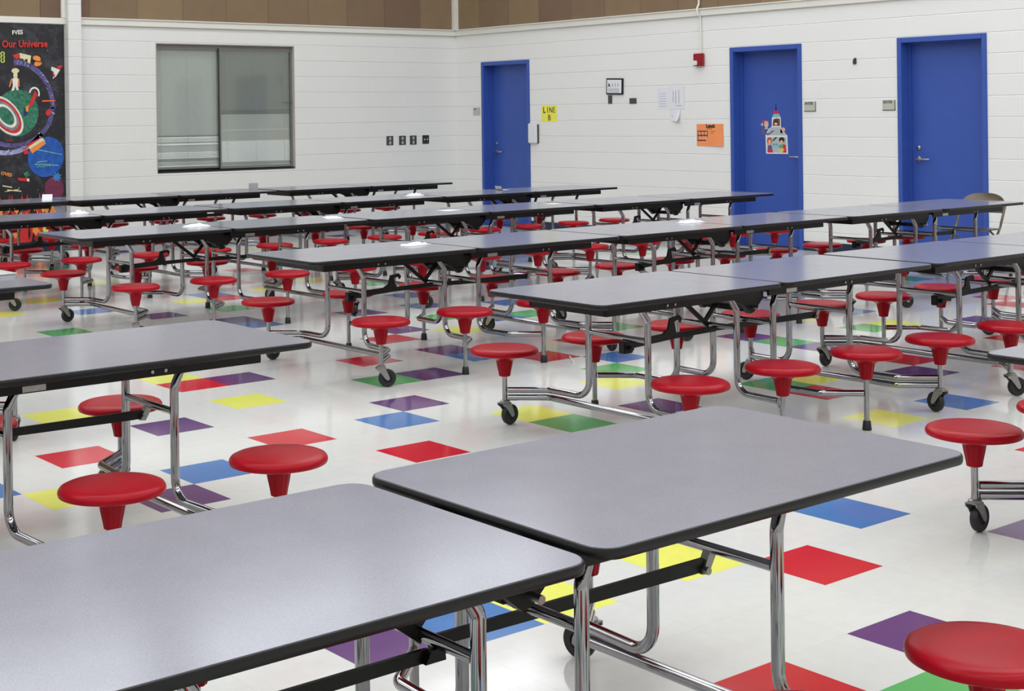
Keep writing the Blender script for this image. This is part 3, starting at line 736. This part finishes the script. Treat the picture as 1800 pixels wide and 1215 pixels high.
# framed certificate, hanging slightly askew
p = onR(6.69, 1.742, .0, -.03); o = plate('picture_frame', p, .285, .2, .022, mat('black_frame', (20, 20, 24), .3, noise=(9, .1)), bev=.003); tag(o, 'small black framed certificate with a large letter A hanging on the wall', 'picture')
plate('certificate', lambda u, v, d: p(u+.018, v+.018, d+.0225), .249, .164, .001, paper, o)
text('A', .062, ink, o, lambda u, v, d: p(u+.035, v+.095, d+.0236), bold=.002)
gi = mat('grey_ink', (150, 155, 172), .7, noise=(9, .05))
for k in range(3): plate('lettering', lambda u, v, d, k=k: p(u+.11+k*.045, v+.095, d+.0236), .012, .045, .0006, gi, o)
for k in range(5): plate('lettering', lambda u, v, d, k=k: p(u+.04, v+.07-k*.011, d+.0236), .19, .004, .0006, gi, o)
o = plate('wall_plate', onR(6.672, 1.625, .0), .07, .105, .006, greyp, bev=.002); tag(o, 'narrow dark grey plate on the wall just below the framed certificate', 'wall plate')
o = plate('wall_plate', onR(6.303, 1.62, .0), .115, .068, .008, greyp, bev=.002); tag(o, 'small dark grey square plate to the right of the framed certificate', 'wall plate')
# pale papers
def wallpaper(y, z, w, h, m, label, off=.0005, curl=0, lines=()):
    P = onR(y, z, off); bm = NB(); n = 8; g = []
    for i in range(n):
        row = []
        for j in range(n):
            u, v = i/(n-1), j/(n-1); d = curl*((1-v)**2)*(u**2)
            row.append(bm.verts.new(P(u*w, v*h, d)))
        g.append(row)
    for i in range(n-1):
        for j in range(n-1): bm.faces.new((g[i][j], g[i+1][j], g[i+1][j+1], g[i][j+1]))
    ex = bmesh.ops.extrude_face_region(bm, geom=bm.faces[:])
    for v in [e for e in ex['geom'] if isinstance(e, bmesh.types.BMVert)]: v.co.x -= .0007
    o = mesh_obj('paper_sheet', bm, m); tag(o, label, 'paper')
    for (a, b, c, e) in lines: plate('lettering', lambda u, v, d: P(u+a, v+b, d+.0012+(curl*.02)), c, e, .0005, gi, o)
    return o
wallpaper(5.85, 1.55, .19, .25, fadep, 'faded white paper taped to the wall, left of the list sheet', lines=[(.03, .03+.03*k, .12, .004) for k in range(6)])
wallpaper(5.65, 1.548, .235, .27, paper, 'white list sheet with columns of small print taped to the wall', off=.003, lines=[(.10, .06, .008, .16), (.15, .07, .008, .15), (.06, .08, .008, .13), (.1, .035, .1, .006)])
wallpaper(5.64, 1.40, .16, .15, fadep, 'small white paper hanging below the list sheet with curled corner', off=.0015, curl=.06, lines=[(.03+.035*k, .05, .01, .02) for k in range(3)]+[(.04, .025, .07, .004)])
# orange lunch sheet
OR = mat('orange_paper', (240, 146, 88), .7, noise=(10, .03)); o = wallpaper(5.23, 1.112, .405, .256, OR, 'orange Lunch menu sheet with drawn food boxes beside the middle blue door', curl=.02)
q = onR(5.23, 1.112, .002)
text('Lunch', .055, ink, o, lambda u, v, d: q(u+.145, v+.215, d), bold=.003)
plate('lettering', lambda u, v, d: q(u+.155, v+.198, d), .08, .005, .0006, ink, o)
dk = mat('dark_brown_print', (72, 40, 36), .7, noise=(9, .05)); pk = mat('pink_print', (236, 156, 132), .7, noise=(9, .05))
plate('drawing', lambda u, v, d: q(u+.012, v+.06, d), .165, .012, .0006, dk, o); plate('drawing', lambda u, v, d: q(u+.015, v+.118, d), .155, .012, .0006, dk, o); plate('drawing', lambda u, v, d: q(u+.015, v+.168, d), .155, .01, .0006, dk, o)
for k in range(3): poly('drawing', q, disc(.045+k*.048, .147, .018, .014), .0006, .0012, pk, o)
for k in range(2): poly('drawing', q, disc(.055+k*.075, .092, .026, .016), .0006, .0012, pk, o)
for k in range(4): plate('drawing', lambda u, v, d, k=k: q(u+.018+k*.048, v+.06, d), .008, .115, .0005, dk, o)
for a, b, c in ((.215, .165, .07), (.215, .145, .08), (.2, .095, .13), (.2, .06, .05), (.195, .04, .03), (.19, .015, .07)): plate('lettering', lambda u, v, d: q(u+a, v+b, d), c, .005, .0006, dk, o)
# ENTER signs
for y, lab in ((3.691, 'grey plastic ENTER sign on the right of the door with the poster'), (2.708, 'grey plastic ENTER sign on the left of the door nearest the folding chair')):
    P = onR(y, 1.498, .0); o = plate('door_sign', P, .152, .106, .006, signg, bev=.002); tag(o, lab, 'sign')
    text('ENTER', .04, mat('dark_green_ink', (62, 66, 58), .6, noise=(9, .05)), o, lambda u, v, d: P(u+.012, v+.072, d+.0062), bold=.0008, sx=.9)
    plate('sign_rim', lambda u, v, d: P(u, v, d+.006), .152, .007, .002, greyp, o); plate('sign_rim', lambda u, v, d: P(u+.146, v, d+.006), .006, .106, .002, greyp, o)
P = onR(9.31, 1.505, .0); o = plate('door_sign', P, .15, .106, .006, signg, bev=.002); tag(o, 'grey plastic room sign left of the corner door', 'sign')
plate('lettering', lambda u, v, d: P(u+.02, v+.078, d+.0062), .05, .014, .0006, greyp, o)
# flat white paper beside the corner door, made up as a thick block
o = plate('paper_sheet', onR(8.13, 1.125, .0, .0), .165, .265, .05, paper, bev=.012); tag(o, 'flat white paper beside the corner blue door, built as a thick block', 'dispenser'); o.name = 'thick_paper'
plate('thick_paper_edge', onR(7.963, 1.125, .0), .004, .25, .03, greyp, o)
# fire alarm with conduit
P = onR(5.228, 2.04, .0); o = plate('fire_alarm', P, .135, .145, .05, mat('alarm_red', (150, 16, 30), .35, noise=(9, .05)), bev=.006); tag(o, 'red fire alarm strobe on the wall below a thin conduit', 'fire alarm')
plate('strobe', lambda u, v, d: P(u+.01, v+.008, d+.05), .06, .055, .02, mat('strobe_lens', (226, 222, 218), .15, noise=(9, .05)), o, bev=.008)
bm = NB(); tube(bm, [(XW-.018, 5.135, 2.186), (XW-.018, 5.135, 2.6), ], .012, 10); tube(bm, fillet([(XW-.018, 5.135, 2.6), (XW-.06, 5.14, 2.63), (XW-.06, 5.15, 2.7), (XW-.02, 5.155, 2.76), (XW-.02, 5.155, CEIL-.01)], .03), .012, 10)
o = mesh_obj('conduit', bm, trimw); tag(o, 'thin white painted conduit running up from the fire alarm', 'conduit')
# hook
bm = NB(); box(bm, XW-.012, XW, 3.018, 3.05, 1.985, 2.05, .004); tube(bm, fillet([(XW-.01, 3.034, 2.035), (XW-.035, 3.034, 2.03), (XW-.035, 3.034, 1.99), (XW-.02, 3.04, 1.985)], .012), .006, 8)
o = mesh_obj('wall_hook', bm, greyp); tag(o, 'small dark wall hook between the two blue doors on the right', 'hook')
# outlets
for k, (x, lab) in enumerate(((7.173, 'leftmost of the four grey steel wall plates, a double outlet'), (7.385, 'second grey steel outlet plate from the left'), (7.57, 'third grey steel outlet plate from the left'), (7.786, 'rightmost grey steel wall plate, with two small jacks, nearest the corner'))):
    w_, h_ = (.115, .125) if k < 3 else (.115, .12)
    P = onL(x, 1.112 if k < 3 else 1.118, .0); o = plate('outlet_plate', P, w_, h_, .006, greyp if k < 3 else mat('dark_plate', (66, 66, 62), .35, .5, noise=(9, .05)), bev=.002); tag(o, lab, 'outlet')
    if k < 3:
        for v0 in (.012, .07): plate('socket', lambda u, v, d, v0=v0: P(u+.042, v+v0, d+.0062), .032, .04, .003, mat('pale_socket', (168, 176, 178), .4, noise=(9, .05)), o, bev=.001)
    else:
        for u0 in (.028, .075): poly('socket', P, disc(u0+.006, .062, .009), .0062, .0092, paper, o)

# ------------------------------------------------------------------ cut-out poster on the middle door
PX = XW+.15
P = lambda u, v, d: (PX-.0008-d, 4.44-u, 1.028+v)
pw = mat('poster_white', (224, 228, 228), .5, noise=(12, .03))
K = {k: mat('poster_'+k, c, .5, noise=(12, .04)) for k, c in dict(aqua=(120, 186, 206), red=(206, 40, 56), black=(26, 26, 32), skin=(222, 176, 146), tan=(212, 190, 120), brown=(120, 66, 48), violet=(98, 84, 130), green=(96, 160, 110), grey=(170, 182, 184), orange=(196, 72, 40)).items()}
def pv(x, y): return ((x-250)/360*.30+.095, (945-y)/880*.575)     # local poster grid
body = [pv(*q_) for q_ in ((258, 940), (622, 940), (612, 625), (575, 590), (510, 480), (508, 320), (480, 262), (392, 262), (362, 320), (357, 475), (300, 520), (250, 620))]
o = poly('poster', P, body, 0, .0015, pw, None); tag(o, 'cut-out bottle poster with cartoon children on the middle blue door', 'poster')
def pp(pts, lvl, m): poly('drawing', P, [pv(*q_) for q_ in pts], .0015+.0005*lvl, .002+.0005*lvl, K[m], o)
def pd(cx, cy, r, lvl, m, ry=None): poly('drawing', P, [pv(*q_) for q_ in disc(cx, cy, r, ry or r, 18)], .0015+.0005*lvl, .002+.0005*lvl, K[m], o)
pp(((420, 200), (440, 200), (432, 90), (425, 90)), 0, 'black'); pp(((392, 262), (480, 262), (468, 205), (400, 205)), 0, 'red'); pp(((362, 320), (508, 320), (480, 264), (392, 264)), 1, 'aqua')
pp(((370, 465), (495, 465), (495, 345), (440, 335), (385, 350)), 1, 'brown'); pd(430, 405, 34, 2, 'black'); pd(428, 430, 26, 3, 'skin')
pp(((270, 625), (600, 625), (560, 590), (505, 485), (350, 485), (300, 540)), 1, 'grey')
pp(((275, 920), (598, 920), (592, 655), (272, 655)), 1, 'grey')
pd(318, 720, 42, 2, 'orange', 60); pd(320, 740, 24, 3, 'skin', 42); pp(((280, 920), (375, 920), (350, 790), (290, 800)), 2, 'violet'); pp(((285, 920), (372, 920), (365, 870), (285, 860)), 3, 'red')
pd(522, 705, 46, 2, 'black', 50); pd(520, 740, 26, 3, 'skin', 34); pp(((530, 918), (598, 918), (590, 790), (540, 770), (520, 850)), 3, 'red')
pp(((385, 830), (540, 830), (530, 775), (480, 790), (400, 770)), 3, 'aqua'); pp(((470, 840), (545, 840), (540, 780), (480, 790)), 4, 'green'); pp(((460, 918), (540, 918), (560, 850), (490, 840)), 4, 'tan')
pp(((365, 720), (380, 725), (450, 660), (420, 655)), 3, 'black'); pd(390, 780, 9, 4, 'black'); pd(432, 778, 9, 4, 'black')
# the child leaning in at the left, with a stocking cap, and the one at the right
pp(((165, 560), (235, 640), (260, 600), (230, 510), (190, 510)), 0, 'violet'); pp(((245, 610), (300, 625), (405, 545), (380, 540), (300, 595), (255, 580)), 2, 'violet')
pd(268, 440, 38, 2, 'skin', 52); pp(((190, 420), (300, 400), (260, 360), (215, 370)), 3, 'red'); pd(268, 398, 38, 4, 'grey', 16); pd(198, 440, 20, 4, 'grey', 26); pp(((235, 520), (300, 520), (290, 490), (240, 490)), 1, 'grey')
pd(552, 530, 28, 2, 'skin', 40); pd(520, 555, 22, 1, 'black', 36)

# ------------------------------------------------------------------ painted mural
MX0 = .5
mur = NB(); box(mur, MX0, 2.565, YW-.014, YW, .1, 2.612)
def mural_base():
    m = bpy.data.materials.new('mural_night_sky'); m.use_nodes = True; nt = m.node_tree; b = nt.nodes['Principled BSDF']
    g = nt.nodes.new('ShaderNodeNewGeometry')
    n = nt.nodes.new('ShaderNodeTexNoise'); n.inputs['Scale'].default_value = 5; n.inputs['Detail'].default_value = 7; n.inputs['Roughness'].default_value = .7
    nt.links.new(g.outputs['Position'], n.inputs['Vector'])
    r = nt.nodes.new('ShaderNodeValToRGB'); e = r.color_ramp.elements; e[0].position = .5; e[0].color = s2l((24, 24, 30)); e[1].position = .85; e[1].color = s2l((84, 86, 96))
    nt.links.new(n.outputs['Fac'], r.inputs['Fac']); nt.links.new(r.outputs['Color'], b.inputs['Base Color']); b.inputs['Roughness'].default_value = .45
    return m
mo = mesh_obj('wall_mural', mur, mural_base(), smooth=False); tag(mo, 'dark painted outer space mural headed Our Universe at the left edge', 'mural')
def MP(u, v, d): return (1.806+u*.00682, YW-.014-d, 2.602-(v-42)*.0065+u*.0002)
MC = {k: mat('mural_'+k, c, .45, noise=(25, a)) for k, c, a in (('red', (200, 44, 40), .1), ('green', (44, 112, 86), .5), ('purple', (84, 78, 128), .5), ('white', (226, 224, 214), .08), ('blue', (26, 84, 168), .25),
     ('navy', (34, 34, 110), .2), ('orange', (232, 140, 62), .1), ('maroon', (110, 40, 72), .2), ('cream', (224, 214, 170), .08), ('lime', (196, 214, 92), .1), ('teal', (110, 176, 170), .2), ('grey', (128, 128, 140), .3), ('black', (22, 22, 26), .1), ('sky', (52, 122, 190), .1), ('lilac', (150, 150, 190), .5))}
lev = [0]
def mp(pts, m, l=None):
    lev[0] += 1; d = .0004*(lev[0] % 40 if l is None else l)+.0004
    return poly('painting', MP, pts, 0, d, MC[m], mo)
def mtext(s, u, v, size, m, th=0, sx=1, bold=.001):
    lev[0] += 1
    def pl(a, b, d):
        A = a*1000*.147*math.cos(th)-b*1000*.147*math.sin(th); B = a*1000*.147*math.sin(th)+b*1000*.147*math.cos(th)
        return MP(u+A, v-B, d+.016)
    return text(s, size, MC[m], mo, pl, name='lettering', bold=bold, sx=sx)
# ring and planet
mp(arcband(22, 193, 62, 70, -.05, PI*1.02, sq=.93), 'purple', 2); mp(arcband(22, 193, 62, 70, PI*.88, PI*2-.75, sq=1.05), 'black', 1)
mp([(22+x, 193+y) for x, y in arcband(0, 0, 64, 72, -PI/2, 0, sq=1.24)], 'purple', 2)
mp([(x, y) for x, y in arcband(10, 193, 68, 76, .62, PI*.75, sq=1.02)], 'lilac', 2)
mp(disc(26, 198, 38, 41, 40), 'green', 3)
for rr, mm, l in ((26, 'white', 4), (23, 'red', 5), (19, 'grey', 6), (15.5, 'white', 7), (12, 'green', 8)):
    mp(disc(8, 202, rr*1.55, rr*.85, 32, th=.95), mm, l)
mp(disc(84, 278, 24, 34, 32), 'navy', 9); mp(disc(80, 275, 28, 33, 32), 'blue', 10)
mp(disc(75, 279, 31, 34, 32), 'blue', 11); mp(disc(90, 335, 17, 22, 28), 'maroon', 12)
st = []
for k in range(16):
    r_ = 10 if k % 2 else 5; st.append((95+r_*math.cos(k*PI/8), 314+r_*math.sin(k*PI/8)))
mp(st, 'sky', 13)
for a, b, c, d_ in ((58, 262, 104, 274), (60, 285, 78, 284), (56, 288, 98, 293)): mp([(a, b), (c, d_), (c, d_+1.6), (a, b+1.6)], 'teal', 14)
mp([(45, 258), (70, 243), (75, 250), (52, 270)], 'cream', 15); mp([(47, 262), (72, 248), (76, 254), (52, 270)], 'orange', 16); mp([(36, 264), (44, 262), (46, 270), (38, 271)], 'red', 15)
mp([(38, 262), (62, 247), (66, 243), (46, 252)], 'red', 17)
# figures: cook, rocket rider
mp(disc(24.5, 124, 6.5, 4.5), 'cream', 13); mp(disc(24.5, 132, 3.5, 7), 'cream', 14); mp([(19, 137), (29, 137), (28, 150), (30, 158), (26, 158), (24, 150), (22, 158), (17, 159), (20, 150)], 'white', 15)
mp([(17, 138), (19, 138), (15, 152), (13, 152)], 'orange', 16); mp([(29, 138), (31, 138), (31, 152), (29, 152)], 'orange', 16)
mp(arcband(57, 165, 7, 9.5, PI*1.05, PI*2.15, sq=1.25), 'white', 15); mp([(58, 160), (62, 166), (52, 188), (46, 190), (48, 182)], 'red', 16); mp([(40, 190), (48, 185), (44, 202), (38, 204)], 'navy', 17); mp([(41, 188), (47, 184), (46, 196), (42, 196)], 'orange', 18)
mp([(70, 177), (94, 177), (94, 180), (70, 180)], 'red', 15); mp([(71, 178), (93, 178), (93, 179.2), (71, 179.2)], 'orange', 16); mp([(78, 196), (84, 192), (86, 202), (80, 206), (76, 201)], 'red', 15)
mp([(20, 97), (31, 93), (32, 103), (24, 103)], 'red', 15); mp([(32, 93), (52, 98), (50, 112), (46, 110), (46, 104), (41, 104), (41, 108), (38, 103), (33, 103)], 'cream', 16)
mp(disc(62, 103, 7, 4.5, th=.3), 'orange', 15); mp(disc(64, 112, 7, 4.5, th=-.3), 'orange', 15); mp([(56, 106), (70, 109), (70, 110.5), (56, 107.5)], 'black', 18)
mp([(88, 118), (103, 124), (96, 135), (90, 140), (92, 128), (87, 124)], 'white', 15); mp([(97, 117), (108, 116), (104, 122), (99, 122)], 'red', 16); mp([(89, 128), (94, 133), (92, 139)], 'red', 17)
for v0 in (92, 98, 104): mp(arcband(3, v0+2, 2, 3.8, 0, 2*PI-.01, n=16), 'lime', 15)
mp([(8, 330), (32, 334), (32, 335.6), (8, 332)], 'cream', 15); mp([(0, 322), (16, 326), (16, 328), (0, 324)], 'cream', 15); mp([(4, 334), (28, 332), (28, 330.8), (4, 333)], 'cream', 16)
mp([(25, 311), (45, 313), (46, 319), (28, 316)], 'red', 15); mp([(36, 304), (44, 300), (47, 308), (40, 312)], 'green', 16); mp([(42, 313), (46, 314), (46, 319), (42, 318)], 'white', 17)
# specks of paint and flames: each one mesh with several paints
def mgroup(name, items):
    keys = sorted(set(m for _, m, _ in items)); bm = NB()
    for pts, m, l in items: prism(bm, pts, 0, .0004*l+.0004, 'xy', keys.index(m))
    for v in bm.verts: v.co = Vector(MP(*v.co))
    o_ = mesh_obj(name, bm, None, mo, smooth=False, mats=[MC[k] for k in keys]); o_['kind'] = 'stuff'; return o_
rs = random.Random(11); it = []
for k in range(70):
    u, v = rs.uniform(-60, 110), rs.uniform(48, 350); z_ = rs.uniform(.35, .9)
    it.append((disc(u, v, z_, z_, 6), rs.choice(('grey', 'white', 'grey', 'lilac')), 1))
mgroup('painted_stars', it); it = []
for k in range(64):
    a = rs.uniform(-1.5, .2) if k < 44 else rs.uniform(.6, 2.3); q_ = 1.24 if a < 0 else .97; r_ = rs.uniform(64, 71) if k < 44 else rs.uniform(69, 75)
    cx_, cy_ = (22, 193) if k < 44 else (10, 193); u, v = cx_+r_*math.cos(a), cy_+r_*q_*math.sin(a); w_ = rs.uniform(.6, 1.8)
    it.append((disc(u, v, w_, .7, 6, th=rs.uniform(0, 3)), rs.choice(('lilac', 'white', 'navy', 'lilac')), 12))
for k in range(60):
    a, r_ = rs.uniform(0, 2*PI), rs.uniform(20, 37); u, v = 26+r_*math.cos(a), 198+r_*math.sin(a)
    if math.hypot(u-8, v-202) > 40: it.append((disc(u, v, .9, .6, 6), rs.choice(('teal', 'black', 'teal')), 9))
mgroup('painted_specks', it); it = []
mp([(-180, 425), (74, 425), (76, 372), (60, 366), (30, 372), (0, 366), (-60, 372), (-180, 366)], 'red', 5)
mp([(84, 366), (110, 366), (110, 378), (84, 378)], 'grey', 6)
rr = random.Random(5)
for k in range(90):
    u = rr.uniform(-150, 88); v0 = rr.uniform(366, 425); h = rr.uniform(10, 26); ww = rr.uniform(2, 6)
    it.append(([(u-ww, v0), (u-ww*.6, v0-h*.5), (u, v0-h), (u+ww*.5, v0-h*.45), (u+ww, v0), (u, v0+8)], rr.choice(('red', 'orange', 'lime', 'red', 'orange', 'black')), 8+k % 20))
for k in range(16):
    u = rr.uniform(-150, 80); it.append(([(u-2, 352), (u, 340), (u+2, 352)], 'red', 9))
mgroup('painted_flames', it)
mtext('Our Universe', 1, 83, .118, 'red', 0, .82, .003); mtext('FVES', 19, 61, .07, 'white', .06, .9, .002)
mtext('OVES', -4, 303, .055, 'orange', -.28, 1, .002); mtext('THE SUN', 6, 246, .02, 'red', 0, 1, .0)
mtext('OCEAN', 58, 295, .06, 'teal', 0, .8, .0)
